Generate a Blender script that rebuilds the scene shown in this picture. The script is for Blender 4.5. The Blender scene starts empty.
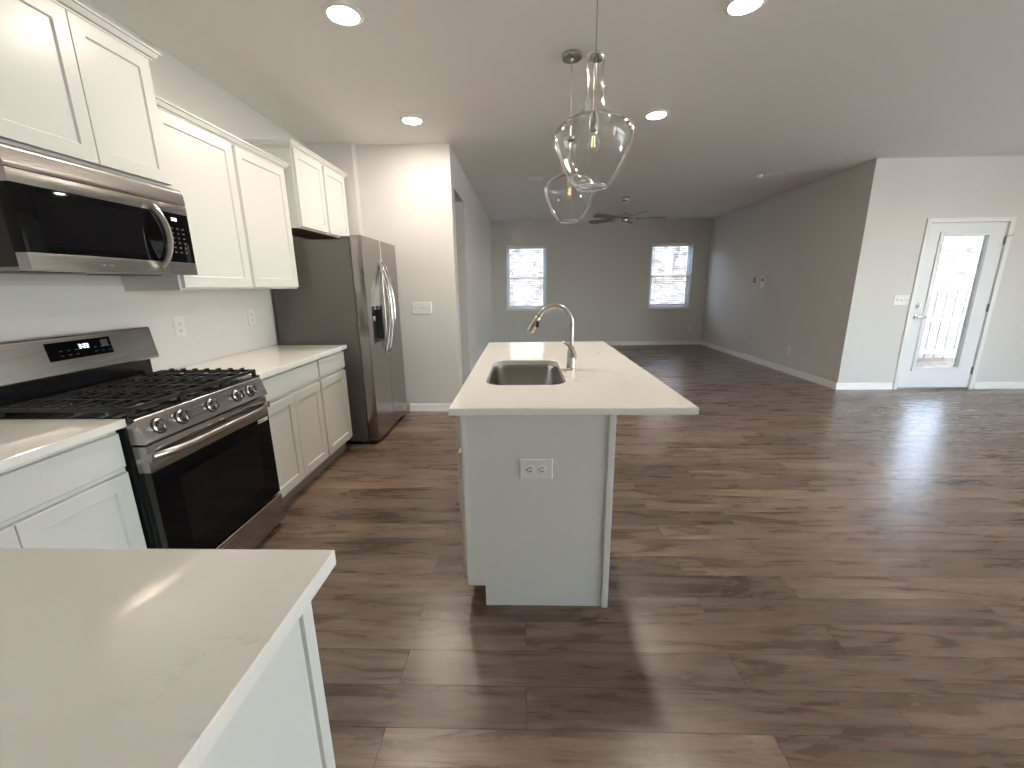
import bpy, bmesh, math, random
from mathutils import Vector, Matrix

random.seed(7)
sc = bpy.context.scene
COL = sc.collection

# ------------------------------------------------------------------ camera, sky, sun, exposure
cam_data = bpy.data.cameras.new('camera')
cam = bpy.data.objects.new('camera', cam_data)
COL.objects.link(cam)
F_PX, PITCH, YAW, ROLL, CAM_H = 411.17, .2349, -.0307, -.0134, 1.3735
cam_data.sensor_fit = 'HORIZONTAL'
cam_data.sensor_width = 36.0
cam_data.lens = 36.0 * F_PX / 1024
cam_data.clip_start = .02
cam_data.clip_end = 300
fw = Vector((math.sin(YAW) * math.cos(PITCH), math.cos(YAW) * math.cos(PITCH), -math.sin(PITCH)))
r0 = Vector((math.cos(YAW), -math.sin(YAW), 0))
u0 = r0.cross(fw)
rr = r0 * math.cos(ROLL) + u0 * math.sin(ROLL)
uu = u0 * math.cos(ROLL) - r0 * math.sin(ROLL)
m = Matrix((rr, uu, -fw)).transposed().to_4x4()
m.translation = (0, 0, CAM_H)
cam.matrix_world = m
sc.camera = cam

world = bpy.data.worlds.new('sky')
sc.world = world
world.use_nodes = True
wn = world.node_tree
sky = wn.nodes.new('ShaderNodeTexSky')
sky.sky_type = 'NISHITA'
sky.sun_disc = False
sky.sun_elevation = math.radians(58)
sky.sun_rotation = math.radians(200)
bgn = wn.nodes['Background']
hsv = wn.nodes.new('ShaderNodeHueSaturation')
hsv.inputs['Saturation'].default_value = .62
wn.links.new(sky.outputs[0], hsv.inputs['Color'])
wn.links.new(hsv.outputs[0], bgn.inputs['Color'])
bgn.inputs['Strength'].default_value = .74

sun_d = bpy.data.lights.new('sun', 'SUN')
sun_d.energy = 8.5
sun_d.angle = math.radians(.6)
sun_d.color = (1, .95, .88)
sun = bpy.data.objects.new('sun', sun_d)
COL.objects.link(sun)
sun.location = (-6, -20, 30)
sun.rotation_euler = Vector((.18, .50, -.85)).to_track_quat('-Z', 'Y').to_euler()

LAMP_EMIT = 88.0            # radiance of the recessed lights
LAMP_COL = (1, .905, .775)

vs = sc.view_settings
vs.view_transform = 'Standard'
vs.look = 'None'
vs.exposure = 1.84
vs.gamma = 1.0
vs.use_curve_mapping = False
cy = sc.cycles
cy.max_bounces = 10
cy.diffuse_bounces = 6
cy.glossy_bounces = 5
cy.transmission_bounces = 6
cy.transparent_max_bounces = 40
cy.sample_clamp_indirect = 8
cy.caustics_reflective = False
cy.caustics_refractive = False
cy.use_denoising = True


# ------------------------------------------------------------------ materials
def srgb(*c):
    return tuple(((v / 255) / 12.92 if v / 255 < .04045 else ((v / 255 + .055) / 1.055) ** 2.4) for v in c)


def mat(name, color=(.8, .8, .8), rough=.5, metal=0.0, coat=0.0, spec=.5):
    mm = bpy.data.materials.new(name)
    mm.use_nodes = True
    b = mm.node_tree.nodes['Principled BSDF']
    b.inputs['Base Color'].default_value = (*color, 1)
    b.inputs['Roughness'].default_value = rough
    b.inputs['Metallic'].default_value = metal
    b.inputs['Coat Weight'].default_value = coat
    b.inputs['Specular IOR Level'].default_value = spec
    return mm


def N(mm, t, **kw):
    n = mm.node_tree.nodes.new(t)
    for k, v in kw.items():
        if k in n.inputs:
            n.inputs[k].default_value = v
        else:
            setattr(n, k, v)
    return n


def L(mm, a, ao, b, bi):
    mm.node_tree.links.new(a.outputs[ao], b.inputs[bi])


def P(mm):
    return mm.node_tree.nodes['Principled BSDF']


def ramp(mm, stops):
    n = N(mm, 'ShaderNodeValToRGB')
    e = n.color_ramp.elements
    while len(e) < len(stops):
        e.new(.5)
    for i, (p, c) in enumerate(stops):
        e[i].position = p
        e[i].color = (*c, 1) if len(c) == 3 else c
    return n


def coords(mm, scale=(1, 1, 1), rot=(0, 0, 0)):
    tc = N(mm, 'ShaderNodeTexCoord')
    mp = N(mm, 'ShaderNodeMapping')
    mp.inputs['Scale'].default_value = scale
    mp.inputs['Rotation'].default_value = rot
    L(mm, tc, 'Object', mp, 'Vector')
    return mp


def bumpy(mm, scale, strength, dist=.002, stretch=(1, 1, 1)):
    mp = coords(mm, stretch)
    nz = N(mm, 'ShaderNodeTexNoise', Scale=scale, Detail=3.0)
    L(mm, mp, 'Vector', nz, 'Vector')
    bp = N(mm, 'ShaderNodeBump', Strength=strength, Distance=dist)
    L(mm, nz, 'Fac', bp, 'Height')
    L(mm, bp, 'Normal', P(mm), 'Normal')
    return mm


M = {}
M['cabinet'] = bumpy(mat('white_cabinet_paint', (.725, .73, .69), .32), 60, .03)
M['wall'] = bumpy(mat('greige_wall_paint', (.66, .645, .615), .55), 140, .12)
M['ceiling'] = bumpy(mat('matt_ceiling_paint', (.84, .83, .80), .75), 120, .15)
M['trim'] = mat('white_trim_paint', (.82, .82, .80), .35)
M['plastic'] = mat('white_plastic', (.80, .80, .77), .3)
M['dark_slot'] = mat('dark_slot', (.02, .02, .02), .6)
M['shade_grey'] = mat('grey_gap', (.25, .25, .24), .6)
M['toe'] = mat('shaded_toe_kick', (.30, .285, .26), .55)  # shade of the recess under the cabinets put into this darker colour
M['under'] = bumpy(mat('raw_cabinet_underside', (.30, .19, .11), .6), 20, .1, stretch=(1, 12, 1))
M['black_enamel'] = mat('black_enamel', (.012, .012, .014), .16)
M['black_glass'] = mat('black_glass', (.004, .004, .005), .04, spec=.14)
M['dark_window'] = mat('tinted_oven_glass', (.008, .008, .009), .05, spec=.14)
M['iron'] = bumpy(mat('cast_iron', (.02, .02, .021), .42), 200, .25)
M['black_plastic'] = mat('black_plastic', (.03, .03, .03), .4)
M['fridge_side'] = bumpy(mat('fridge_side_grey', (.115, .108, .095), .5), 260, .1)
M['nickel'] = mat('brushed_nickel', (.58, .55, .50), .24, 1)
M['chrome'] = mat('polished_steel', (.78, .77, .75), .12, 1)
M['blade'] = mat('fan_blade_veneer', (.17, .16, .15), .32)
M['blade'] = bumpy(M['blade'], 20, .1, stretch=(1, 10, 1))
M['blind'] = mat('white_blind_vinyl', (.80, .82, .84), .5)
M['vinyl'] = mat('white_window_vinyl', (.80, .84, .86), .35)
M['door'] = mat('white_door_paint', (.78, .80, .81), .38)
M['picket'] = bumpy(mat('white_fence_board', (.38, .37, .335), .55), 14, .1)
M['bark'] = bumpy(mat('tree_bark', (.17, .13, .10), .9), 30, .8, .02, (1, 1, .2))
M['plate_paint'] = mat('painted_plate', (.70, .69, .665), .4)
M['knob'] = mat('knob_steel', (.42, .41, .39), .2, 1)
M['label_white'] = mat('white_sticker', (.78, .78, .78), .4)
M['ink'] = mat('label_ink', (.10, .10, .12), .5)
M['faint'] = mat('grey_print', (.22, .23, .24), .4)


def steel(name, color, rough, stretch):
    mm = mat(name, color, rough, 1)
    mp = coords(mm, stretch)
    nz = N(mm, 'ShaderNodeTexNoise', Scale=8.0, Detail=3.0)
    L(mm, mp, 'Vector', nz, 'Vector')
    mr = N(mm, 'ShaderNodeMapRange')
    mr.inputs['To Min'].default_value = rough - .015
    mr.inputs['To Max'].default_value = rough + .015
    L(mm, nz, 'Fac', mr, 'Value')
    L(mm, mr, 'Result', P(mm), 'Roughness')
    P(mm).inputs['Anisotropic'].default_value = .4
    return mm


M['steel'] = steel('brushed_stainless', (.44, .42, .39), .27, (90, .6, 90))
M['fridge'] = steel('slate_stainless', (.36, .335, .315), .22, (90, 90, .6))
M['sink'] = steel('sink_stainless', (.50, .48, .45), .24, (40, 40, 1))


def emit(name, color, strength):
    mm = bpy.data.materials.new(name)
    mm.use_nodes = True
    nt = mm.node_tree
    nt.nodes.remove(nt.nodes['Principled BSDF'])
    e = nt.nodes.new('ShaderNodeEmission')
    e.inputs['Color'].default_value = (*color, 1)
    e.inputs['Strength'].default_value = strength
    nt.links.new(e.outputs[0], nt.nodes['Material Output'].inputs[0])
    return mm


M['lens'] = emit('lit_lens', LAMP_COL, LAMP_EMIT)
M['digits'] = emit('blue_white_digits', (.62, .75, 1), 1.6)
M['filament'] = emit('warm_filament', (1, .66, .30), .75)


def glass(name, tint, ior, rough=0.0):
    mm = bpy.data.materials.new(name)
    mm.use_nodes = True
    nt = mm.node_tree
    nt.nodes.remove(nt.nodes['Principled BSDF'])
    t = nt.nodes.new('ShaderNodeBsdfTransparent')
    t.inputs[0].default_value = (*tint, 1)
    g = nt.nodes.new('ShaderNodeBsdfGlossy')
    g.inputs['Roughness'].default_value = rough
    lw = nt.nodes.new('ShaderNodeLayerWeight')
    lw.inputs['Blend'].default_value = .5
    pw = nt.nodes.new('ShaderNodeMath')
    pw.operation = 'POWER'
    pw.inputs[1].default_value = 5.0
    nt.links.new(lw.outputs['Facing'], pw.inputs[0])
    fr = nt.nodes.new('ShaderNodeMapRange')
    f0 = ((ior - 1) / (ior + 1)) ** 2
    fr.inputs['To Min'].default_value = f0
    fr.inputs['To Max'].default_value = .85
    nt.links.new(pw.outputs[0], fr.inputs['Value'])
    mx = nt.nodes.new('ShaderNodeMixShader')
    nt.links.new(fr.outputs[0], mx.inputs[0])
    nt.links.new(t.outputs[0], mx.inputs[1])
    nt.links.new(g.outputs[0], mx.inputs[2])
    nt.links.new(mx.outputs[0], nt.nodes['Material Output'].inputs[0])
    return mm


M['pane'] = glass('window_glass', (.97, .985, .985), 1.25)
def blown_glass():
    mm = glass('clear_blown_glass', (.99, .995, .99), 1.45, .0)
    nt = mm.node_tree
    mix = [n for n in nt.nodes if n.type == 'MIX_SHADER'][0]
    gl = nt.nodes.new('ShaderNodeBsdfGlass')
    gl.inputs['IOR'].default_value = 1.45
    gl.inputs['Roughness'].default_value = .0
    m2 = nt.nodes.new('ShaderNodeMixShader')
    lw = nt.nodes.new('ShaderNodeLayerWeight')
    lw.inputs['Blend'].default_value = .5
    mr = nt.nodes.new('ShaderNodeMapRange')
    mr.inputs['From Min'].default_value = .55
    mr.inputs['From Max'].default_value = .85
    nt.links.new(lw.outputs['Facing'], mr.inputs['Value'])
    nt.links.new(mr.outputs[0], m2.inputs[0])
    nt.links.new(mix.outputs[0], m2.inputs[1])
    nt.links.new(gl.outputs[0], m2.inputs[2])
    nt.links.new(m2.outputs[0], nt.nodes['Material Output'].inputs[0])
    return mm


M['shade_glass'] = blown_glass()
M['rim_glass'] = mat('rim_glass', (.97, .98, .97), .02)
P(M['rim_glass']).inputs['Transmission Weight'].default_value = 1


def quartz():
    mm = mat('white_quartz', (.8, .78, .73), .055, 0, .0, .5)
    mp = coords(mm, (1, 1, 1))
    n1 = N(mm, 'ShaderNodeTexNoise', Scale=1.6, Detail=6.0, Roughness=.6, Distortion=1.6)
    L(mm, mp, 'Vector', n1, 'Vector')
    # thin broken veins: where the noise crosses one value
    sub = N(mm, 'ShaderNodeMath', operation='SUBTRACT')
    sub.inputs[1].default_value = .5
    L(mm, n1, 'Fac', sub, 0)
    ab = N(mm, 'ShaderNodeMath', operation='ABSOLUTE')
    L(mm, sub, 0, ab, 0)
    vein = ramp(mm, [(0, (1, 1, 1)), (.012, (0, 0, 0))])
    L(mm, ab, 0, vein, 'Fac')
    n2 = N(mm, 'ShaderNodeTexNoise', Scale=2.3, Detail=2.0)
    L(mm, mp, 'Vector', n2, 'Vector')
    gate = ramp(mm, [(.52, (0, 0, 0)), (.68, (.55, .55, .55))])
    L(mm, n2, 'Fac', gate, 'Fac')
    mul = N(mm, 'ShaderNodeMath', operation='MULTIPLY')
    L(mm, vein, 'Color', mul, 0)
    L(mm, gate, 'Color', mul, 1)
    mx = N(mm, 'ShaderNodeMixRGB')
    mx.inputs[1].default_value = (.88, .86, .80, 1)
    mx.inputs[2].default_value = (.47, .46, .44, 1)
    L(mm, mul, 0, mx, 'Fac')
    L(mm, mx, 'Color', P(mm), 'Base Color')
    return mm


M['quartz'] = quartz()


def planks():
    mm = mat('wood_plank_floor', (.1, .07, .05), .3, spec=.5)
    tc = N(mm, 'ShaderNodeTexCoord')
    br = N(mm, 'ShaderNodeTexBrick', Scale=1.0)
    br.offset = .37
    br.offset_frequency = 2
    br.inputs['Color1'].default_value = (0, 0, 0, 1)
    br.inputs['Color2'].default_value = (1, 1, 1, 1)
    br.inputs['Mortar'].default_value = (.5, .5, .5, 1)
    br.inputs['Mortar Size'].default_value = .0012
    br.inputs['Mortar Smooth'].default_value = .3
    br.inputs['Brick Width'].default_value = 1.22
    br.inputs['Row Height'].default_value = .145
    L(mm, tc, 'Object', br, 'Vector')
    # the grain of each plank is shifted by the plank's own random tint
    sep = N(mm, 'ShaderNodeVectorMath', operation='MULTIPLY')
    sep.inputs[1].default_value = (7.3, 3.1, 5.7)
    L(mm, br, 'Color', sep, 0)
    add = N(mm, 'ShaderNodeVectorMath', operation='ADD')
    L(mm, tc, 'Object', add, 0)
    L(mm, sep, 'Vector', add, 1)
    mp = N(mm, 'ShaderNodeMapping')
    mp.inputs['Scale'].default_value = (1.3, 9, 1)
    L(mm, add, 'Vector', mp, 'Vector')
    n1 = N(mm, 'ShaderNodeTexNoise', Scale=1.5, Detail=8.0, Roughness=.66, Distortion=.7)
    L(mm, mp, 'Vector', n1, 'Vector')
    mp2 = N(mm, 'ShaderNodeMapping')
    mp2.inputs['Scale'].default_value = (3.2, 42, 1)
    L(mm, add, 'Vector', mp2, 'Vector')
    n2 = N(mm, 'ShaderNodeTexNoise', Scale=1.5, Detail=6.0, Roughness=.65, Distortion=.5)
    L(mm, mp2, 'Vector', n2, 'Vector')
    mp3 = N(mm, 'ShaderNodeMapping')
    mp3.inputs['Scale'].default_value = (3.4, 9.5, 1)
    L(mm, add, 'Vector', mp3, 'Vector')
    n3 = N(mm, 'ShaderNodeTexNoise', Scale=1.6, Detail=2.0, Distortion=.6)
    L(mm, mp3, 'Vector', n3, 'Vector')
    cr = ramp(mm, [(.26, srgb(82, 68, 57)), (.43, srgb(119, 101, 87)), (.56, srgb(141, 122, 106)), (.74, srgb(172, 153, 135))])
    L(mm, n1, 'Fac', cr, 'Fac')
    # plank tint
    tint = ramp(mm, [(0, (.60, .59, .58)), (.5, (.86, .845, .83)), (1, (1.04, 1.01, .965))])
    L(mm, br, 'Color', tint, 'Fac')
    m1 = N(mm, 'ShaderNodeMixRGB', blend_type='MULTIPLY')
    m1.inputs[0].default_value = 1
    L(mm, cr, 'Color', m1, 1)
    L(mm, tint, 'Color', m1, 2)
    fine = ramp(mm, [(.30, (.66, .64, .62)), (.46, (.97, .96, .95)), (.65, (1.10, 1.09, 1.07))])
    L(mm, n2, 'Fac', fine, 'Fac')
    m2 = N(mm, 'ShaderNodeMixRGB', blend_type='MULTIPLY')
    m2.inputs[0].default_value = 1
    L(mm, m1, 'Color', m2, 1)
    L(mm, fine, 'Color', m2, 2)
    knots = ramp(mm, [(.26, (.38, .35, .34)), (.34, (1, 1, 1))])
    L(mm, n3, 'Fac', knots, 'Fac')
    m3 = N(mm, 'ShaderNodeMixRGB', blend_type='MULTIPLY')
    m3.inputs[0].default_value = .8
    L(mm, m2, 'Color', m3, 1)
    L(mm, knots, 'Color', m3, 2)
    seam = N(mm, 'ShaderNodeMixRGB')
    seam.inputs[2].default_value = (.02, .015, .012, 1)
    L(mm, br, 'Fac', seam, 'Fac')
    L(mm, m3, 'Color', seam, 1)
    L(mm, seam, 'Color', P(mm), 'Base Color')
    rg = N(mm, 'ShaderNodeMapRange')
    rg.inputs['To Min'].default_value = .22
    rg.inputs['To Max'].default_value = .34
    L(mm, n1, 'Fac', rg, 'Value')
    L(mm, rg, 'Result', P(mm), 'Roughness')
    bp = N(mm, 'ShaderNodeBump', Strength=.12, Distance=.001)
    L(mm, n2, 'Fac', bp, 'Height')
    bp2 = N(mm, 'ShaderNodeBump', Strength=.5, Distance=.002, invert=True)
    L(mm, br, 'Fac', bp2, 'Height')
    L(mm, bp, 'Normal', bp2, 'Normal')
    L(mm, bp2, 'Normal', P(mm), 'Normal')
    return mm


M['floor'] = planks()


def tiles():
    mm = mat('white_subway_tile', (.80, .79, .76), .12)
    tc = N(mm, 'ShaderNodeTexCoord')
    sx = N(mm, 'ShaderNodeSeparateXYZ')
    L(mm, tc, 'Object', sx, 0)
    cx = N(mm, 'ShaderNodeCombineXYZ')
    L(mm, sx, 'Y', cx, 'X')
    L(mm, sx, 'Z', cx, 'Y')
    br = N(mm, 'ShaderNodeTexBrick', Scale=1.0)
    br.inputs['Color1'].default_value = (.80, .79, .76, 1)
    br.inputs['Color2'].default_value = (.78, .77, .745, 1)
    br.inputs['Mortar'].default_value = (.775, .765, .735, 1)
    br.inputs['Mortar Size'].default_value = .0016
    br.inputs['Mortar Smooth'].default_value = .2
    br.inputs['Brick Width'].default_value = .152
    br.inputs['Row Height'].default_value = .076
    L(mm, cx, 'Vector', br, 'Vector')
    L(mm, br, 'Color', P(mm), 'Base Color')
    bp = N(mm, 'ShaderNodeBump', Strength=.2, Distance=.0012, invert=True)
    L(mm, br, 'Fac', bp, 'Height')
    L(mm, bp, 'Normal', P(mm), 'Normal')
    return mm


M['tile'] = tiles()


def litter():
    mm = mat('leaf_litter', (.5, .4, .3), .95)
    mp = coords(mm)
    n1 = N(mm, 'ShaderNodeTexNoise', Scale=3.2, Detail=8.0, Roughness=.72)
    L(mm, mp, 'Vector', n1, 'Vector')
    cr = ramp(mm, [(.36, (.008, .007, .006)), (.44, (.035, .028, .024)), (.53, (.072, .062, .053)), (.66, (.15, .137, .124))])
    L(mm, n1, 'Fac', cr, 'Fac')
    L(mm, cr, 'Color', P(mm), 'Base Color')
    bp = N(mm, 'ShaderNodeBump', Strength=.6, Distance=.05)
    L(mm, n1, 'Fac', bp, 'Height')
    L(mm, bp, 'Normal', P(mm), 'Normal')
    return mm


M['litter'] = litter()
M['patio'] = bumpy(mat('patio_concrete', (.55, .53, .50), .85), 60, .2)


# ------------------------------------------------------------------ mesh helpers
class MB:
    """collects shapes (world coordinates) into ONE mesh object"""

    def __init__(self):
        self.v, self.f, self.mi = [], [], []

    def add(self, verts, faces, mi=0):
        o = len(self.v)
        self.v += [tuple(p) for p in verts]
        for q in faces:
            self.f.append([o + i for i in q])
            self.mi.append(mi)
        return self

    def bm(self, b, mi=0):
        b.verts.index_update()
        self.add([v.co[:] for v in b.verts], [[v.index for v in fc.verts] for fc in b.faces], mi)
        b.free()
        return self

    def box(self, x0, x1, y0, y1, z0, z1, bev=0.0, mi=0, seg=2):
        b = bmesh.new()
        bmesh.ops.create_cube(b, size=1)
        for v in b.verts:
            v.co = ((x0 + x1) / 2 + v.co.x * (x1 - x0), (y0 + y1) / 2 + v.co.y * (y1 - y0), (z0 + z1) / 2 + v.co.z * (z1 - z0))
        if bev:
            bmesh.ops.bevel(b, geom=b.edges[:], offset=bev, segments=seg, affect='EDGES', profile=.7)
        return self.bm(b, mi)

    def loft(self, rings, cap0=True, cap1=True, closed=True, mi=0):
        n = len(rings[0])
        vs_, fs = [], []
        for r in rings:
            vs_ += r
        for k in range(len(rings) - 1):
            for i in range(n if closed else n - 1):
                j = (i + 1) % n
                fs.append([k * n + i, k * n + j, (k + 1) * n + j, (k + 1) * n + i])
        if cap0:
            fs.append(list(range(n))[::-1])
        if cap1:
            fs.append([(len(rings) - 1) * n + i for i in range(n)])
        return self.add(vs_, fs, mi)

    def lathe(self, c, prof, seg=32, axis='z', mi=0, caps=True):
        rings = []
        for (r, h) in prof:
            ring = []
            for i in range(seg):
                a = 2 * math.pi * i / seg
                p, q = r * math.cos(a), r * math.sin(a)
                if axis == 'z':
                    ring.append((c[0] + p, c[1] + q, c[2] + h))
                elif axis == 'x':
                    ring.append((c[0] + h, c[1] + p, c[2] + q))
                else:
                    ring.append((c[0] + q, c[1] + h, c[2] + p))
            rings.append(ring)
        return self.loft(rings, caps, caps, mi=mi)

    def tube(self, pts, rad, seg=12, mi=0, squash=None):
        pts = [Vector(p) for p in pts]
        rads = rad if isinstance(rad, (list, tuple)) else [rad] * len(pts)
        t = (pts[1] - pts[0]).normalized()
        up = Vector((0, 0, 1)) if abs(t.z) < .9 else Vector((1, 0, 0))
        nrm = (up - t * up.dot(t)).normalized()
        rings = []
        for i, p in enumerate(pts):
            t = (pts[min(i + 1, len(pts) - 1)] - pts[max(i - 1, 0)]).normalized()
            nrm = (nrm - t * nrm.dot(t)).normalized()
            bn = t.cross(nrm)
            ka, kb = squash or (1, 1)
            rings.append([p + (nrm * math.cos(a) * ka + bn * math.sin(a) * kb) * rads[i]
                          for a in [2 * math.pi * k / seg for k in range(seg)]])
        return self.loft(rings, mi=mi)

    def prism(self, poly, axis, a0, a1, mi=0, bev=0.0):
        """poly: 2-D outline; axis 'y' -> (x, z) outline, 'x' -> (y, z), 'z' -> (x, y)"""
        def w(p, a):
            return {'y': (p[0], a, p[1]), 'x': (a, p[0], p[1]), 'z': (p[0], p[1], a)}[axis]
        b = bmesh.new()
        lo = [b.verts.new(w(p, a0)) for p in poly]
        hi = [b.verts.new(w(p, a1)) for p in poly]
        n = len(poly)
        b.faces.new(lo[::-1])
        b.faces.new(hi)
        for i in range(n):
            b.faces.new((lo[i], lo[(i + 1) % n], hi[(i + 1) % n], hi[i]))
        if bev:
            bmesh.ops.bevel(b, geom=b.edges[:], offset=bev, segments=2, affect='EDGES', profile=.7)
        return self.bm(b, mi)

    def rect_loft(self, mp, u0, u1, v0, v1, rings, mi=0):
        """rings: (inset, depth) pairs from the back edge to the middle of the face"""
        rs = []
        for (s, d) in rings:
            rs.append([mp(u0 + s, v0 + s, d), mp(u1 - s, v0 + s, d), mp(u1 - s, v1 - s, d), mp(u0 + s, v1 - s, d)])
        return self.loft(rs, mi=mi)

    def build(self, name, mats, parent=None):
        me = bpy.data.meshes.new(name)
        off = Vector((0, 0, 0))
        p = parent
        while p is not None:
            off += Vector(p.location)
            p = p.parent
        me.from_pydata([tuple(Vector(v) - off) for v in self.v], [], self.f)
        mats = mats if isinstance(mats, (list, tuple)) else [mats]
        for mm in mats:
            me.materials.append(mm)
        for i, pl in enumerate(me.polygons):
            pl.material_index = self.mi[i]
        b = bmesh.new()
        b.from_mesh(me)
        bmesh.ops.recalc_face_normals(b, faces=b.faces)
        b.to_mesh(me)
        b.free()
        me.shade_smooth()
        me.set_sharp_from_angle(angle=math.radians(32))
        o = bpy.data.objects.new(name, me)
        COL.objects.link(o)
        o.parent = parent
        return o


def thing(name, label, cat, loc=(0, 0, 0), group=None):
    o = bpy.data.objects.new(name, None)
    COL.objects.link(o)
    o.location = loc
    o.empty_display_size = .1
    return tag(o, label, cat, group)


def tag(o, label, cat, group=None, kind=None):
    o['label'] = label
    o['category'] = cat
    if group:
        o['group'] = group
    if kind:
        o['kind'] = kind
    return o


def struct(o, label, cat):
    return tag(o, label, cat, None, 'structure')


def dup(root, loc, label, group=None):
    rt = root.copy()
    COL.objects.link(rt)
    rt.location = loc
    rt['label'] = label
    if group:
        rt['group'] = group
    for ch in list(root.children):
        c = ch.copy()
        COL.objects.link(c)
        c.parent = rt
        for g in list(ch.children):
            d = g.copy()
            COL.objects.link(d)
            d.parent = c
    return rt


FX = lambda u, v, d: (d, u, v)          # a face looking towards +x: u = y, v = z
FNX = lambda u, v, d: (-d, u, v)        # looking towards -x (d measured as -x)
FY = lambda u, v, d: (u, d, v)          # looking towards +y
FNY = lambda u, v, d: (u, -d, v)        # looking towards -y (d measured as -y)


def shaker(mb, mp, u0, u1, v0, v1, back, front, stile=.057, rec=.008):
    e = .0018
    mb.rect_loft(mp, u0, u1, v0, v1, [(0, back), (0, front - e), (e, front), (stile, front), (stile + .005, front - rec), (stile + .012, front - rec)])
    return mb


def slab(mb, mp, u0, u1, v0, v1, back, front, e=.002):
    mb.rect_loft(mp, u0, u1, v0, v1, [(0, back), (0, front - e), (e, front), (e + .004, front)])
    return mb


def wall_panel(mb, ax, a0, a1, z0, z1, t0, t1, holes=()):
    """a wall along axis ax ('x' or 'y') cut by rectangular openings (a, b, z, z2)"""
    def bx(p, q, r, s):
        if q - p < 1e-4 or s - r < 1e-4:
            return
        if ax == 'x':
            mb.box(p, q, t0, t1, r, s)
        else:
            mb.box(t0, t1, p, q, r, s)
    cur = a0
    for (p, q, r, s) in sorted(holes):
        bx(cur, p, z0, z1)
        bx(p, q, z0, r)
        bx(p, q, s, z1)
        cur = q
    bx(cur, a1, z0, z1)
    return mb


# ------------------------------------------------------------------ the room shell
XL, XP, XR = -2.10, -.72, 4.07           # kitchen wall, living room's left and right walls
YA, YF, YD, YB = 4.345, 4.45, 5.317, 9.545   # fridge alcove end, end wall, door wall, far wall
XE, YK, CEIL = 7.6, -2.6, 2.74

fl = MB().box(XL - .12, XE + .12, YK - .12, YB + .15, -.12, 0).build('floor', M['floor'])
struct(fl, 'brown wood plank floor running through kitchen and living room', 'floor')
ce = MB().box(XL - .12, XE + .12, YK - .12, YB + .15, CEIL, CEIL + .14).build('ceiling', M['ceiling'])
struct(ce, 'flat grey-white ceiling over kitchen and living room', 'ceiling')

w = MB().box(XL - .12, XL, YK - .12, YA, 0, CEIL).build('wall_left', M['wall'])
struct(w, 'wall behind the range, microwave and cabinets', 'wall')
w = MB().box(XL - .12, -1.65, YA, YF + .12, 0, CEIL).build('wall_alcove', M['wall'])
struct(w, 'narrow wall at the end of the refrigerator alcove', 'wall')
w = MB().box(-1.65, XP, YF, YF + .12, 0, CEIL).build('wall_end', M['wall'])
struct(w, 'beige wall with a four-gang switch plate beside the refrigerator', 'wall')
DOORW = (4.64, 5.36, -.001, 2.37)
mb = MB()
wall_panel(mb, 'y', YF + .12, YB, 0, CEIL, XP - .12, XP, [(DOORW[0], DOORW[1], 0, DOORW[3])])
w = mb.build('wall_passage', M['wall'])
struct(w, 'long wall left of the living room with a tall hallway opening', 'wall')
w = MB().box(XL - .12, XL, YF + .12, 6.6, 0, CEIL).box(XL, XP - .12, 5.42, 5.54, 0, CEIL).build('wall_hall', M['wall'])
struct(w, 'hallway walls seen dimly through the opening', 'wall')

WL = (-.385, .508, .85, 2.24)
WR = (2.812, 3.716, .85, 2.24)
mb = MB()
wall_panel(mb, 'x', XP - .12, XR + .13, 0, CEIL, YB, YB + .15, [WL, WR])
w = mb.build('wall_far', M['wall'])
struct(w, 'far grey living room wall with two windows', 'wall')
w = MB().box(XR, XR + .13, YD + .14, YB, 0, CEIL).build('wall_right', M['wall'])
struct(w, 'right living room wall carrying the thermostat', 'wall')
DR = (4.805, 5.755, 0, 2.055)
mb = MB()
wall_panel(mb, 'x', XR, XE + .12, 0, CEIL, YD, YD + .14, [DR])
w = mb.build('wall_door', M['wall'])
struct(w, 'pale wall around the white patio door', 'wall')
WS = (-1.9, 2.3, .15, 2.5)
mb = MB()
wall_panel(mb, 'y', YK, YD, 0, CEIL, XE, XE + .12, [WS])
w = mb.build('wall_side', M['wall'])
struct(w, 'dining side wall with an added wide window, right of the frame', 'wall')
WK = (5.3, 7.2, .15, 2.4)
mb = MB()
wall_panel(mb, 'x', XL, XE + .12, 0, CEIL, YK - .12, YK, [WK])
w = mb.build('wall_back', M['wall'])
struct(w, 'wall behind the photographer', 'wall')

bs = MB().box(XL, XL + .008, .0, YA - .95, .914, 1.40).build('wall_backsplash', M['tile'])
struct(bs, 'glossy white subway tile backsplash behind the range', 'backsplash')


def baseboard(name, label, p, q, nrm):
    """p -> q along the wall foot, nrm = direction into the room"""
    prof = [(0, 0), (.016, 0), (.016, .016), (.012, .024), (.011, .030), (.011, .070), (.008, .082), (.003, .088), (0, .088)]
    p, q, n = Vector(p), Vector(q), Vector(nrm)
    mb = MB()
    mb.loft([[(p.x + n.x * a, p.y + n.y * a, z) for a, z in prof], [(q.x + n.x * a, q.y + n.y * a, z) for a, z in prof]])
    return struct(mb.build(name, M['trim']), label, 'baseboard')


baseboard('baseboard_end', 'white baseboard along the switch plate wall', (-1.3, YF), (XP, YF), (0, -1))
baseboard('baseboard_passage', 'white baseboard along the living room left wall', (XP, DOORW[1]), (XP, YB), (1, 0))
baseboard('baseboard_far', 'white baseboard under the two far windows', (XP + .016, YB), (XR - .016, YB), (0, -1))
baseboard('baseboard_right', 'white baseboard under the thermostat wall', (XR, YB), (XR, YD), (-1, 0))
mb = baseboard('baseboard_door', 'white baseboard from the wall corner to the patio door', (XR - .016, YD), (4.765, YD), (0, -1))
baseboard('baseboard_side', 'white baseboard right of the patio door', (5.795, YD), (XE, YD), (0, -1))


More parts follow.
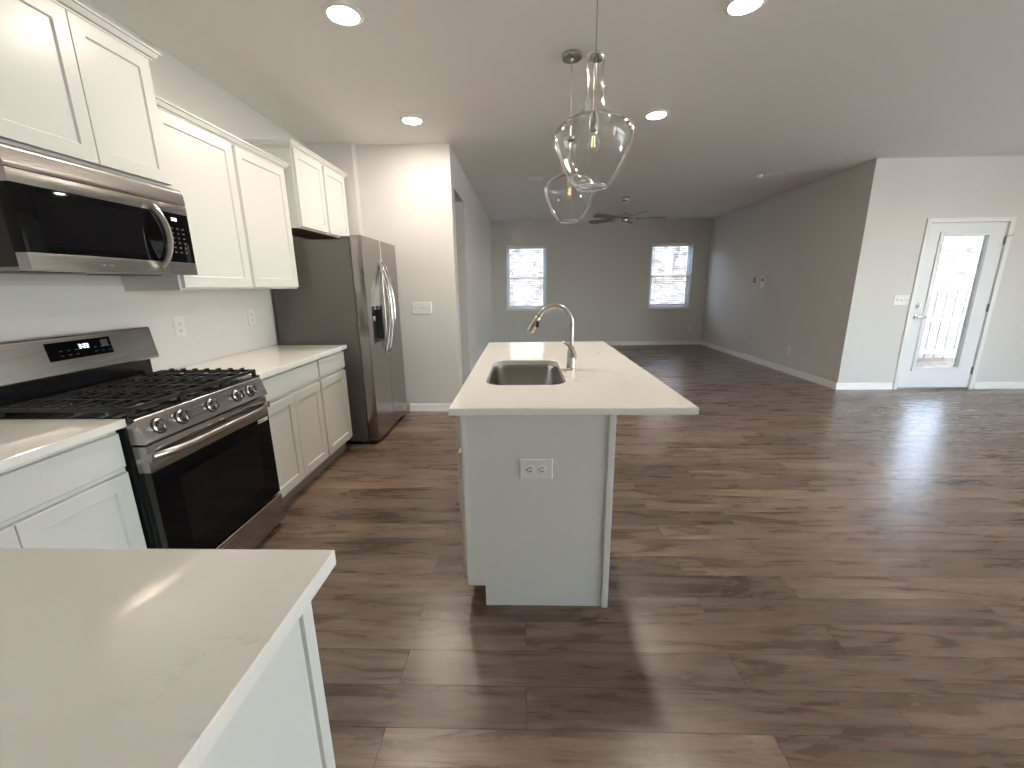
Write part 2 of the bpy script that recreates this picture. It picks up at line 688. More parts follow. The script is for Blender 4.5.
# ------------------------------------------------------------------ windows, blinds, door
def window(n, x0, x1, z0, z1, label):
    root = thing('window_%d' % n, label, 'window', (0, 0, 0))
    root['kind'] = 'structure'
    y0, y1 = YB + .075, YB + .135
    zm = 1.54
    mb = MB()
    f = .035
    mb.box(x0, x0 + f, y0, y1, z0, z1, .003).box(x1 - f, x1, y0, y1, z0, z1, .003)
    mb.box(x0 + f, x1 - f, y0, y1, z0, z0 + f, .003).box(x0 + f, x1 - f, y0, y1, z1 - f, z1, .003)
    mb.build('window_frame', M['vinyl'], root)
    a, b = x0 + f, x1 - f
    for nm, za, zb, yy in (('lower_sash', z0 + f, zm + .02, y0 + .006), ('upper_sash', zm - .02, z1 - f, y0 + .032)):
        s = .032
        mb = MB()
        mb.box(a, a + s, yy, yy + .022, za, zb, .002).box(b - s, b, yy, yy + .022, za, zb, .002)
        mb.box(a + s, b - s, yy, yy + .022, za, za + s, .002).box(a + s, b - s, yy, yy + .022, zb - s, zb, .002)
        so = mb.build(nm, M['vinyl'], root)
        MB().box(a + s, b - s, yy + .009, yy + .013, za + s, zb - s).build('pane', M['pane'], so)
    MB().box(x0 - .045, x1 + .045, YB - .03, YB, z0 - .032, z0 - .010, .004).box(x0 + .002, x1 - .002, YB, y0, z0 - .001, z0 + .012).build('sill', M['trim'], root)
    return root


window(1, *WL, 'left living room window with white blinds and a white sill')
window(2, *WR, 'right living room window with white blinds and a white sill')


def blind(x0, x1, z0, z1, label):
    root = thing('window_blind', label, 'blind', ((x0 + x1) / 2, YB + .04, z1), 'window blinds')
    a, b = x0 + .008, x1 - .008
    MB().box(a, b, YB + .018, YB + .062, z1 - .045, z1 - .004, .003).build('headrail', M['blind'], root)
    mb = MB()
    z = z1 - .075
    while z > z0 + .095:
        rings = []
        for k in range(5):
            t = k / 4 - .5
            rings.append((YB + .04 + t * .042, z + .004 * (1 - (2 * t) ** 2) + t * .012))
        prof = rings + [(p, q - .0012) for p, q in rings[::-1]]
        mb.prism(prof, 'x', a + .004, b - .004)
        z -= .0415
    mb.build('slats', M['blind'], root)
    MB().box(a + .002, b - .002, YB + .02, YB + .06, z0 + .052, z0 + .074, .003).build('bottom_rail', M['blind'], root)
    mb = MB()
    for fx in (.14, .86):
        x = a + (b - a) * fx
        mb.tube([(x, YB + .017, z0 + .06), (x, YB + .017, z1 - .03)], .0013, 6)
        mb.tube([(x, YB + .063, z0 + .06), (x, YB + .063, z1 - .03)], .0013, 6)
    mb.build('ladder_cord', M['blind'], root)
    MB().tube([(a + .06, YB + .012, z1 - .04), (a + .062, YB + .01, z1 - .62)], .004, 8).build('tilt_wand', M['plastic'], root)
    return root


blind(*WL, 'open white slat blind in the left living room window')
blind(*WR, 'open white slat blind in the right living room window')

# patio door
door = thing('door_1', 'white patio door with a full glass lite, lever handle and deadbolt', 'door', (5.28, YD, 0))
door['kind'] = 'structure'
x0, x1 = 4.805, 5.755
mb = MB()
for a, b in ((x0 - .03, x0 + .022), (x1 - .022, x1 + .03)):
    mb.box(a, b, YD - .014, YD, 0, 2.055 + .028, .003)
mb.box(x0 + .022, x1 - .022, YD - .014, YD, 2.055 - .022, 2.055 + .028, .003)
mb.build('casing', M['trim'], door)
mb = MB()
mb.box(x0, x0 + .022, YD, YD + .13, 0, 2.055).box(x1 - .022, x1, YD, YD + .13, 0, 2.055).box(x0 + .022, x1 - .022, YD, YD + .13, 2.033, 2.055)
mb.build('jamb', M['door'], door)
MB().box(x0 + .022, x1 - .022, YD - .004, YD + .13, 0, .016, .003).build('threshold', mat('bronze_threshold', (.22, .19, .16), .4, .8), door)
ds = MB()
a, b = x0 + .026, x1 - .026
gx0, gx1, gz0, gz1 = 5.005, 5.555, .275, 1.895
yf, yb = YD + .010, YD + .054
wall_panel(ds, 'x', a, b, .02, 2.03, yf, yb, [(gx0, gx1, gz0, gz1)])
leaf = ds.build('door_leaf', M['door'], door)
mb = MB()
for s, e in ((yf - .012, yf), (yb, yb + .012)):
    mb.box(gx0 - .035, gx0 + .012, s, e, gz0 - .035, gz1 + .035, .004).box(gx1 - .012, gx1 + .035, s, e, gz0 - .035, gz1 + .035, .004)
    mb.box(gx0 + .012, gx1 - .012, s, e, gz1 - .012, gz1 + .035, .004).box(gx0 + .012, gx1 - .012, s, e, gz0 - .035, gz0 + .012, .004)
mb.build('lite_frame', M['door'], leaf)
MB().box(gx0, gx1, yf + .018, yf + .024, gz0, gz1).build('glass_pane', M['pane'], leaf)
mb = MB()
mb.lathe((4.895, yf, .93), [(.0, -.001), (.03, -.001), (.032, -.006), (.026, -.012), (.011, -.014), (.011, -.045), (.0, -.047)], 24, 'y')
mb.tube([(4.895, yf - .04, .93), (4.93, yf - .044, .932), (4.985, yf - .040, .928), (4.992, yf - .036, .926)], [.010, .010, .008, .006], 12)
mb.build('lever_handle', M['nickel'], door)
mb = MB().lathe((4.895, yf, 1.062), [(.0, -.001), (.028, -.001), (.030, -.008), (.022, -.014), (.0, -.015)], 24, 'y')
mb.box(4.890, 4.900, yf - .030, yf - .012, 1.046, 1.078, .002)
mb.build('deadbolt', M['nickel'], door)
for z in (1.82, 1.03, .24):
    MB().box(5.722, 5.738, YD - .004, YD + .012, z - .045, z + .045, .002).lathe((5.73, YD - .006, z - .05), [(.0, 0), (.006, .001), (.006, .099), (0, .1)], 12).build('hinge', mat('hinge_steel', (.25, .25, .25), .35, 1), door)
MB().tube([(5.716, YD - .008, 1.87), (5.73, YD - .03, 1.874), (5.755, YD - .05, 1.876)], .004, 8).build('hinge_stop', M['nickel'], door)

# unseen wide window out of the frame, added to let daylight in from the right
root = thing('window_3', 'unseen wide window added in the right side wall to let daylight in', 'window')
root['kind'] = 'structure'
mb = MB()
for y in (WS[0], (WS[0] + WS[1]) / 2 - .03, WS[1] - .06):
    mb.box(XE + .03, XE + .09, y, y + .06, WS[2], WS[3], .003)
mb.box(XE + .03, XE + .09, WS[0], WS[1], WS[2], WS[2] + .06, .003).box(XE + .03, XE + .09, WS[0], WS[1], WS[3] - .06, WS[3], .003)
mb.build('window_frame', M['vinyl'], root)
MB().box(XE + .055, XE + .061, WS[0] + .06, WS[1] - .06, WS[2] + .06, WS[3] - .06).build('pane', M['pane'], root)


root = thing('window_4', 'unseen glazed opening added in the wall behind the camera to let daylight in', 'window')  # out of view, added as a daylight opening for the room
root['kind'] = 'structure'
mb = MB()
for k in range(5):
    x = WK[0] + (WK[1] - WK[0] - .06) * k / 4
    mb.box(x, x + .06, YK - .09, YK - .03, WK[2], WK[3], .003)
mb.box(WK[0], WK[1], YK - .09, YK - .03, WK[2], WK[2] + .06, .003).box(WK[0], WK[1], YK - .09, YK - .03, WK[3] - .06, WK[3], .003)
mb.build('window_frame', M['vinyl'], root)
MB().box(WK[0] + .06, WK[1] - .06, YK - .064, YK - .058, WK[2] + .06, WK[3] - .06).build('pane', M['pane'], root)


# ------------------------------------------------------------------ outdoors
def hill_z(x, y):
    t = max(0, y - 9.9)
    return -.32 + .42 * t ** 1.05 + .12 * math.sin(x * .7 + y) + .07 * math.sin(2.3 * x + 1.7 * y) if t > 0 else -.32


mb = MB()
nx, ny = 60, 40
g = []
for j in range(ny + 1):
    y = 9.72 + (34 - 9.72) * (j / ny) ** 1.5
    for i in range(nx + 1):
        x = -16 + 46 * i / nx
        yy = y if x < 4.3 or j else y
        g.append((x, yy, hill_z(x, yy)))
mb.add(g, [[j * (nx + 1) + i, j * (nx + 1) + i + 1, (j + 1) * (nx + 1) + i + 1, (j + 1) * (nx + 1) + i] for j in range(ny) for i in range(nx)])
o = mb.build('ground', M['litter'])
struct(o, 'steep leaf-covered bank outside the living room windows', 'ground')
o = MB().box(XR + .14, 30, YD + .15, 9.75, -.42, -.3).box(7.8, 30, -14, YD + .15, -.42, -.3).box(-12, 7.8, -14, YK - .13, -.42, -.3).build('patio', M['patio'])  # unseen stretches beside and behind the house added to bounce daylight indoors
struct(o, 'pale concrete patio outside the glass door, extended unseen around the house to bounce daylight', 'patio')

# white board fence outside the door
FYY = 7.6
fence = thing('fence', 'sunlit white board fence seen through the glass of the patio door', 'fence', (7.5, FYY, -.3))
x = 5.6
while x < 9.4:
    MB().box(x, x + .138, FYY, FYY + .02, -.25, 1.30 + random.uniform(-.006, .006), .002).build('picket', M['picket'], fence)
    x += .168
for z in (.07, .64, 1.18):
    MB().box(5.55, 9.45, FYY - .04, FYY, z, z + .085, .003).build('rail', M['picket'], fence)
for x in (5.5, 7.99, 9.45):
    MB().box(x - .05, x + .05, FYY - .05, FYY + .05, -.3, 1.36, .004).build('post', M['picket'], fence)

# bare trees on the bank
tx = [(-1.1, 14.5, .11), (.2, 18.0, .14), (3.2, 15.2, .09), (4.9, 14.2, .12), (6.4, 16.8, .15), (9.3, 12.6, .10), (11.6, 14.5, .13), (13.2, 17.5, .12)]
names = ['leftmost bare tree on the bank beyond the left window', 'bare tree higher up the bank beyond the left window',
         'slim bare tree on the bank left of the right window', 'bare tree on the bank beyond the right window',
         'bare tree far up the bank beyond the right window', 'bare tree just behind the white fence',
         'bare tree on the bank behind the white fence', 'bare tree farthest up the bank behind the fence']
for (x, y, r), nm in zip(tx, names):
    z0 = hill_z(x, y) - .1
    mb = MB()
    pts = [(x + .12 * math.sin(k * .8 + x), y + .1 * math.cos(k * .9 + x), z0 + k * 1.1) for k in range(8)]
    mb.tube(pts, [r * (1 - .1 * k) for k in range(8)], 10)
    for k in range(9):
        b0 = Vector(pts[2 + k % 5]) + Vector((0, 0, random.uniform(0, .9)))
        a = random.uniform(0, 6.28)
        ln = random.uniform(.8, 1.7)
        d = Vector((math.cos(a), math.sin(a), .7))
        mb.tube([b0, b0 + d * ln * .5 + Vector((0, 0, .05)), b0 + d * ln + Vector((0, 0, .3))], [r * .32, r * .2, r * .06], 6)
    tag(mb.build('tree', M['bark']), nm, 'tree', 'bare trees outside')


# ------------------------------------------------------------------ base cabinets and worktops on the left wall
def base_cabinet(y0, y1, ndoors, label, end_panel=False):
    root = thing('base_cabinet', label, 'cabinet', (-1.8, (y0 + y1) / 2, 0), 'white base cabinets')
    body = [(XL + .012, .0), (-1.575, .0), (-1.575, .102), (-1.512, .102), (-1.512, .884), (XL + .012, .884)]
    MB().prism(body, 'y', y0, y1).build('carcass', M['cabinet'], root)
    MB().box(-1.5752, -1.569, y0, y1, 0, .1).build('toe_kick', M['toe'], root)
    g_ = .012
    slab(MB(), FX, y0 + g_, y1 - g_, .735, .864, -1.511, -1.490).build('drawer_front', M['cabinet'], root)
    wd = (y1 - y0 - 2 * g_) / ndoors
    for k in range(ndoors):
        a = y0 + g_ + k * wd + (.0012 if k else 0)
        b = y0 + g_ + (k + 1) * wd - (.0012 if k < ndoors - 1 else 0)
        shaker(MB(), FX, a, b, .125, .712, -1.511, -1.490).build('door', M['cabinet'], root)
    return root


base_cabinet(2.172, 2.886, 2, 'white base cabinet right of the range with one wide drawer over two doors')
base_cabinet(2.888, 3.335, 1, 'narrow white base cabinet beside the refrigerator, one drawer over one door')
base_cabinet(.665, 1.398, 2, 'white base cabinet left of the range behind the foreground counter')


def countertop(name, x0, x1, y0, y1, label):
    mb = MB().box(x0, x1, y0, y1, .884, .914, .003, seg=3)
    o = mb.build(name, M['quartz'])
    return tag(o, label, 'countertop')


countertop('countertop', XL + .009, -1.472, 2.170, 3.357, 'white quartz countertop between range and refrigerator')
countertop('countertop', XL + .009, -1.472, .648, 1.405, 'white quartz countertop left of the range, meeting the foreground counter')

# foreground run
countertop('countertop', XL + .009, -.344, -.15, .644, 'large white quartz countertop filling the lower left foreground')
pen = thing('base_cabinet', 'white base cabinet under the foreground countertop with its end panel showing', 'cabinet', (-1.0, .25, 0), 'white base cabinets')
body = [(-.12, 0), (.495, 0), (.495, .102), (.566, .102), (.566, .884), (-.12, .884)]
MB().prism(body, 'x', -1.44, -.378).build('carcass', M['cabinet'], pen)
MB().prism([(-.12, 0), (.495, 0), (.495, .102), (.556, .102), (.556, .884), (-.12, .884)], 'x', -.378, -.372).build('end_panel', M['cabinet'], pen)
MB().box(-1.44, -.381, .568, .586, .102, .884).build('back_panel', M['cabinet'], pen)
MB().box(-.381, -.368, .562, .590, 0, .884, .002).build('corner_trim', M['cabinet'], pen)


# ------------------------------------------------------------------ wall cabinets
def crown(xf, y0, y1, zt, parent, left=True, right=True):
    prof = [(.0, zt - .046), (.008, zt - .046), (.009, zt - .038), (.016, zt - .037), (.017, zt - .030), (.026, zt - .027), (.034, zt - .012), (.035, zt - .006), (.042, zt - .005), (.042, zt + .004), (.0, zt + .004)]
    xw = XL + .002
    dl, dr = (1 if left else 0), (1 if right else 0)
    secs = []
    if left:
        secs.append([(xw, y0 - d, z) for d, z in prof])
    secs.append([(xf + d, y0 - d * dl, z) for d, z in prof])
    secs.append([(xf + d, y1 + d * dr, z) for d, z in prof])
    if right:
        secs.append([(xw, y1 + d, z) for d, z in prof])
    return MB().loft(secs).build('crown_molding', M['cabinet'], parent)


def wall_cabinet(y0, y1, z0, z1, xf, label, split, gap, left=True, right=True, under=False):
    root = thing('wall_cabinet', label, 'cabinet', (-1.93, (y0 + y1) / 2, z0), 'white wall cabinets')
    xd = xf - .022
    mb = MB()
    mb.box(XL + .002, xd, y0, y1, z0 + .012, z1)
    mb.box(xd - .02, xd, y0, y1, z0, z0 + .012)
    mb.box(XL + .002, xd - .02, y0, y0 + .014, z0, z0 + .012).box(XL + .002, xd - .02, y1 - .014, y1, z0, z0 + .012)
    mb.build('carcass', M['cabinet'], root)
    MB().box(XL + .004, xd - .022, y0 + .016, y1 - .016, z0 + .008, z0 + .0118).build('underside', M['under'], root)
    top = z1 - .042
    shaker(MB(), FX, y0 + .013, split - gap / 2, z0 + .012, top, xd + .001, xf).build('door', M['cabinet'], root)
    shaker(MB(), FX, split + gap / 2, y1 - .013, z0 + .012, top, xd + .001, xf).build('door', M['cabinet'], root)
    crown(xd, y0, y1, z1, root, left, right)
    return root


wall_cabinet(1.408, 2.155, 1.862, 2.452, -1.72, 'white two-door wall cabinet above the microwave', 1.79, .003)
wall_cabinet(2.157, 3.30, 1.372, 2.278, -1.773, 'tall white two-door wall cabinet between microwave and refrigerator', 2.735, .035, False, True)
wall_cabinet(3.365, 4.29, 1.835, 2.448, -1.728, 'white two-door wall cabinet above the refrigerator', 3.84, .035)


# ------------------------------------------------------------------ seven segment clock digits
SEG = {'3': 'abgcd', '2': 'abged'}


def digits(mb, text, mp, u, v, h):
    wd, t = h * .5, h * .13
    for ch in text:
        if ch == ':':
            for k in (.3, .7):
                mb.rect_loft(mp, u, u + t, v + h * k, v + h * k + t, [(0, 0), (0, .0006)])
            u += t * 2.2
            continue
        q = {'a': (0, h - t, wd, h), 'g': (0, h / 2 - t / 2, wd, h / 2 + t / 2), 'd': (0, 0, wd, t),
             'b': (wd - t, h / 2, wd, h), 'c': (wd - t, 0, wd, h / 2), 'e': (0, 0, t, h / 2), 'f': (0, h / 2, t, h)}
        for s in SEG[ch]:
            a, b, c, d = q[s]
            mb.rect_loft(mp, u + a, u + c, v + b, v + d, [(0, 0), (0, .0006)])
        u += wd + t * 1.5
    return mb


# ------------------------------------------------------------------ gas range
RY0, RY1 = 1.412, 2.164
rg = thing('gas_range', 'stainless steel gas range with black glass oven door and cast-iron grates', 'range', (-1.75, 1.79, 0))
mb = MB()
mb.box(XL + .03, -1.485, RY0, RY1, .035, .893, .003)
for x in (-2.0, -1.56):
    for y in (RY0 + .05, RY1 - .05):
        mb.lathe((x, y, 0), [(.018, 0), (.018, .012), (.009, .014), (.009, .04)], 12)
mb.build('body', M['black_enamel'], rg)
mb = MB().box(XL + .03, -1.452, RY0 - .004, RY1 + .004, .893, .917, .005)
mb.build('cooktop', M['black_enamel'], rg)
# backguard: black riser and a leaning stainless console
mb = MB().prism([(XL + .012, .80), (-2.035, .80), (-2.035, 1.03), (XL + .012, 1.03)], 'y', RY0 + .01, RY1 - .01)
mb.build('riser', M['black_enamel'], rg)
bg_prof = [(XL + .012, 1.02), (-1.995, 1.018), (-1.990, 1.026), (-2.012, 1.178), (-2.018, 1.185), (XL + .012, 1.185)]
bgd = MB().prism(bg_prof, 'y', RY0, RY1, bev=.003).build('backguard', M['steel'], rg)


def BGM(u, v, d):          # on the leaning face
    t = (v - 1.026) / (1.178 - 1.026)
    return (-1.990 - .022 * t + d, u, v)


disp = MB().rect_loft(BGM, 1.655, 1.932, 1.084, 1.161, [(0, -.002), (0, .0012), (.003, .0016), (.005, .0016)]).build('display', M['black_glass'], rg)
mb = MB()
digits(mb, '3:23', lambda u, v, d: BGM(u, v, d + .0018), 1.785, 1.123, .019)
mb.build('clock_digits', M['digits'], disp)
dim = mat('dim_key_print', (.06, .075, .08), .4)
for half in (0, 1):
    for j in range(2):
        mb = MB()
        for k in range(3):
            y = 1.70 + (k + 3 * half) * .032 + .05 * half
            mb.rect_loft(lambda u, v, d: BGM(u, v, d + .0018), y, y + .013, 1.100 + j * .02, 1.103 + j * .02, [(0, 0), (0, .0004)])
        mb.build('key_print', dim, disp)
MB().rect_loft(lambda u, v, d: BGM(u, v, d + .0018), 1.885, 1.918, 1.118, 1.150, [(0, 0), (0, .0003)]).build('start_key', bpy.data.materials['dim_key_print'], disp)
mb = MB()
for k in range(5):
    mb.rect_loft(BGM, 2.112 + k * .0055, 2.1155 + k * .0055, 1.040, 1.0455, [(0, -.001), (0, .0006)])
mb.build('badge', M['faint'], bgd)
# control panel
cp = [(-1.53, .806), (-1.424, .806), (-1.420, .812), (-1.449, .903), (-1.456, .910), (-1.53, .906)]
cpo = MB().prism(cp, 'y', RY0 + .002, RY1 - .002, bev=.002).build('control_panel', M['steel'], rg)
nrm = Vector((.091, 0, .029)).normalized()
tz = Vector((-.029, 0, .091)).normalized()
for y in (1.493, 1.603, 1.773, 1.944, 2.045):
    c = Vector((-1.4345, y, .858))
    mb = MB()
    prof = [(.0, 0), (.029, 0), (.029, .006), (.025, .008), (.0225, .010), (.021, .026), (.019, .030), (.0, .031)]
    rings = []
    for r, h in prof:
        rings.append([c + nrm * (h - .001) + (Vector((0, 1, 0)) * math.cos(a) + tz * math.sin(a)) * r for a in [2 * math.pi * k / 28 for k in range(28)]])
    mb.loft(rings)
    kn = mb.build('knob', M['knob'], rg)
    mb = MB()
    for k in range(4):
        q = [(-.005, -.021), (.005, -.021), (.005, .021), (-.005, .021)]
    lo = [c + nrm * .029 + Vector((0, 1, 0)) * a + tz * b for a, b in q]
    hi = [c + nrm * .038 + Vector((0, 1, 0)) * a * .7 + tz * b * .95 for a, b in q]
    mb.loft([lo, hi])
    mb.build('grip', M['knob'], kn)
    mb = MB()
    rings = []
    for r, h in ((.0285, .0005), (.0335, .0005), (.0335, .0022), (.0285, .0022), (.0285, .0005)):
        rings.append([c + nrm * h + (Vector((0, 1, 0)) * math.cos(a) + tz * math.sin(a)) * r for a in [2 * math.pi * k / 28 for k in range(28)]])
    mb.loft(rings, False, False)
    mb.build('bezel', M['black_plastic'], kn)
# oven door
XD = -1.432
mb = MB().box(-1.484, XD, RY0 + .003, RY1 - .003, .690, .797, .004)
mb.box(-1.484, XD - .002, RY0 + .003, RY1 - .003, .222, .690, .003, mi=1)
od = mb.build('oven_door', [M['steel'], M['black_enamel']], rg)
MB().rect_loft(FX, RY0 + .006, RY1 - .006, .226, .688, [(0, XD - .004), (0, XD - .0008), (.001, XD), (.003, XD)]).build('oven_glass', M['black_glass'], od)
MB().rect_loft(FX, RY0 + .12, RY1 - .12, .31, .62, [(0, XD - .001), (0, XD + .0003)]).build('oven_window', M['dark_window'], od)
mb = MB()
pts = []
rad = []
for k in range(25):
    t = k / 24
    y = RY0 + .012 + t * (RY1 - RY0 - .024)
    s = min(t, 1 - t) / .5
    pts.append((XD + .004 + .046 * (1 - (1 - min(s / .55, 1)) ** 2.4), y, .752))
    rad.append(.0155)
mb.tube(pts, rad, 14, squash=(1, .62))
for y in (RY0 + .016, RY1 - .016):
    mb.box(XD - .002, XD + .016, y - .014, y + .014, .735, .769, .005)
mb.build('door_handle', M['steel'], od)
st = MB().rect_loft(FX, 2.062, 2.146, .666, .686, [(0, XD), (0, XD + .0012)]).build('sticker', M['label_white'], od)
mb = MB()
for k, (a, b) in enumerate(((2.068, 2.073), (2.076, 2.080), (2.083, 2.088), (2.098, 2.103), (2.106, 2.112))):
    mb.rect_loft(FX, a, b, .671, .681 if k < 3 else .678, [(0, XD + .001), (0, XD + .0016)])
mb.build('sticker_print', M['ink'], st)
MB().rect_loft(FX, RY0 + .003, RY1 - .003, .045, .208, [(0, -1.484), (0, XD + .001), (.003, XD + .004), (.008, XD + .004)]).build('storage_drawer', M['steel'], rg)
MB().box(-1.50, -1.462, RY0 + .01, RY1 - .01, .008, .044).build('kick_plate', M['black_plastic'], rg)
# burners and grates
for (x, y, r) in ((-1.90, 1.55, .036), (-1.60, 1.55, .046), (-1.76, 1.788, .05), (-1.90, 2.03, .036), (-1.60, 2.03, .042)):
    bo = MB().lathe((x, y, .916), [(0, 0), (r + .012, 0), (r + .010, .006), (r, .010), (r - .004, .015), (0, .015)], 28).build('burner', mat('burner_base', (.35, .34, .32), .35, 1), rg)
    MB().lathe((x, y, .931), [(0, 0), (r - .006, 0), (r - .003, .004), (r - .008, .009), (0, .010)], 28).build('burner_cap', M['iron'], bo)
gy = [RY0 + .006, 1.664, 1.914, RY1 - .006]
for k in range(3):
    a, b = gy[k] + .002, gy[k + 1] - .002
    mb = MB()
    xa, xb = -1.985, -1.462
    h0, h1, t = .934, .950, .013
    mb.box(xa, xb, a, a + t, h0, h1, .003).box(xa, xb, b - t, b, h0, h1, .003)
    mb.box(xa, xa + t, a, b, h0, h1, .003).box(xb - t, xb, a, b, h0, h1, .003)
    for i in range(1, 8):
        x = xa + (xb - xa) * i / 8
        if k == 1 or i % 2 == 0 or i in (1, 7):
            mb.box(x - .005, x + .005, a, b, .938, .953, .003)
        else:
            mb.box(x - .005, x + .005, a, a + .085, .938, .953, .003).box(x - .005, x + .005, b - .085, b, .938, .953, .003)
        mb.box(x - .007, x + .007, b - .024, b - .001, .944, .959, .003).box(x - .007, x + .007, a + .001, a + .024, .944, .957, .003)
    ym = (a + b) / 2
    mb.box(xa, xb, ym - .006, ym + .006, .938, .952, .003)
    for x in (xa + .008, xb - .008):
        for y in (a + .008, b - .008):
            mb.box(x - .008, x + .008, y - .008, y + .008, .9165, .936, .002)
    mb.build('grate', M['iron'], rg)

# ------------------------------------------------------------------ microwave
mw = thing('microwave', 'stainless steel over-the-range microwave with black glass door', 'microwave', (-1.9, 1.785, 1.445))
Y0, Y1, MX = 1.412, 2.152, -1.68
YS = 1.992
MB().box(XL + .010, MX - .045, Y0, Y1, 1.458, 1.856, .003).build('case', M['black_enamel'], mw)
top = [(MX - .045, 1.775), (MX - .001, 1.775), (MX - .001, 1.79), (MX - .005, 1.838), (MX - .014, 1.850), (MX - .045, 1.852)]
MB().prism(top, 'y', Y0, Y1, bev=.004).build('vent_panel', M['steel'], mw)
mb = MB()
mb.box(MX - .045, MX, Y0 + .001, YS - .001, 1.447, 1.506, .003).box(MX - .045, MX, Y0 + .001, YS - .001, 1.728, 1.773, .003)
mb.box(MX - .045, MX - .0015, Y0 + .001, YS - .001, 1.506, 1.728, .001, mi=1)
md = mb.build('door', [M['steel'], M['black_glass']], mw)
MB().rect_loft(FX, 1.475, 1.885, 1.527, 1.705, [(0, MX - .002), (0, MX - .0008)]).build('door_window', M['dark_window'], md)
pts = [(MX + .004 + .044 * math.sin(math.pi * k / 20) ** .8, 1.938 + .012 * math.sin(math.pi * k / 20), 1.482 + .262 * k / 20) for k in range(21)]
MB().tube(pts, .0165, 14, squash=(1.25, .6)).build('door_handle', M['nickel'], md)
mb = MB()
for k in range(5):
    mb.rect_loft(FX, 1.655 + k * .012, 1.662 + k * .012, 1.470, 1.479, [(0, MX - .001), (0, MX + .0005)])
mb.build('badge', M['faint'], md)
mb = MB().box(MX - .045, MX - .0015, YS + .001, Y1 - .001, 1.506, 1.732, .001)
mb.box(MX - .045, MX, YS + .001, Y1 - .001, 1.447, 1.506, .003, mi=1).box(MX - .045, MX, YS + .001, Y1 - .001, 1.732, 1.773, .003, mi=1)
cpn = mb.build('control_panel', [M['black_glass'], M['steel']], mw)
mb = MB()
digits(mb, '3:23', lambda u, v, d: (MX - .001 + d, u, v), 2.047, 1.697, .014)
mb.build('clock_digits', M['digits'], cpn)
mb = MB()
for j in range(6):
    for k in range(3):
        u, v = 2.035 + k * .032, 1.660 - j * .022
        mb.rect_loft(lambda a, b, d: (MX - .0016 + d, a, b), u, u + .013, v, v + .005, [(0, 0), (0, .0004)])
mb.build('keypad_print', mat('grey_keypad_print', (.10, .105, .11), .4), cpn)
mb = MB().box(XL + .02, MX - .046, Y0 + .01, Y1 - .01, 1.448, 1.458)
bp_ = mb.build('bottom_plate', mat('grey_bottom_plate', (.30, .30, .29), .4, .6), mw)
for y in (1.50, 1.87):
    MB().box(-1.98, -1.80, y, y + .2, 1.444, 1.4482, .001).build('grease_filter', mat('filter_mesh', (.12, .12, .12), .5, .5), bp_)

# ------------------------------------------------------------------ refrigerator
FY0, FY1 = 3.42, 4.322
fr = thing('refrigerator', 'grey stainless side-by-side refrigerator with ice dispenser', 'refrigerator', (-1.7, 3.87, 0))
mb = MB().box(XL + .03, -1.392, FY0, FY1, .035, 1.752, .004)
for x in (-2.0, -1.45):
    for y in (FY0 + .06, FY1 - .06):
        mb.lathe((x, y, 0), [(.02, 0), (.02, .036)], 12)
mb.build('cabinet_body', M['fridge_side'], fr)
FS = 3.868
FXX = -1.296
rec = (3.520, 3.785, .900, 1.215)


def fridge_door(a, b, hole=None):
    mb = MB()
    if not hole:
        return mb.box(-1.384, FXX, a, b, .045, 1.782, .007, seg=3)
    p, q, r, s = hole
    wall_panel(mb, 'y', a + .004, b - .004, .049, 1.778, -1.384, FXX, [(p, q, r, s)])
    mb.box(-1.384, FXX, a, a + .007, .045, 1.782, .003).box(-1.384, FXX, b - .007, b, .045, 1.782, .003)
    mb.box(-1.384, FXX, a + .004, b - .004, .045, .052, .003).box(-1.384, FXX, a + .004, b - .004, 1.775, 1.782, .003)
    return mb


fz = fridge_door(FY0 + .002, FS - .003, rec).build('freezer_door', M['fridge'], fr)
fd = fridge_door(FS + .003, FY1 - .002).build('fridge_door', M['fridge'], fr)
p, q, r, s = rec
mb = MB().box(-1.383, -1.362, p, q, r, s).box(-1.362, FXX - .001, p, p + .004, r, s).box(-1.362, FXX - .001, q - .004, q, r, s)
mb.box(-1.362, FXX + .006, p + .004, q - .004, r, r + .012, .002)
dp = mb.build('dispenser', M['black_plastic'], fz)
MB().rect_loft(FX, p, q, s - .035, s, [(0, -1.362), (0, FXX), (.003, FXX + .002), (.01, FXX + .002)]).build('dispenser_panel', M['black_glass'], dp)
mb = MB().box(-1.350, -1.318, 3.60, 3.655, 1.085, 1.128, .006)
mb.build('paddle', M['chrome'], dp)
for y, dr in ((3.822, fz), (3.914, fd)):
    pts = []
    for k in range(25):
        t = k / 24
        pts.append((FXX - .002 + .072 * math.sin(math.pi * t) ** .75, y, .775 + .815 * t))
    MB().tube(pts, .0145, 12, squash=(1, .85)).build('handle', M['chrome'], dr)
MB().lathe((FXX, 3.49, 1.735), [(0, -.001), (.011, -.001), (.011, .0012), (0, .0014)], 20, 'x').build('badge', M['nickel'], fz)
for y in (FY0 + .02, FY1 - .08):
    MB().box(-1.47, -1.33, y, y + .06, 1.7525, 1.778, .004).build('hinge_cover', M['fridge_side'], fr)
MB().box(-1.40, -1.33, FY0 + .02, FY1 - .02, .008, .040, .003).build('toe_grille', M['black_plastic'], fr)


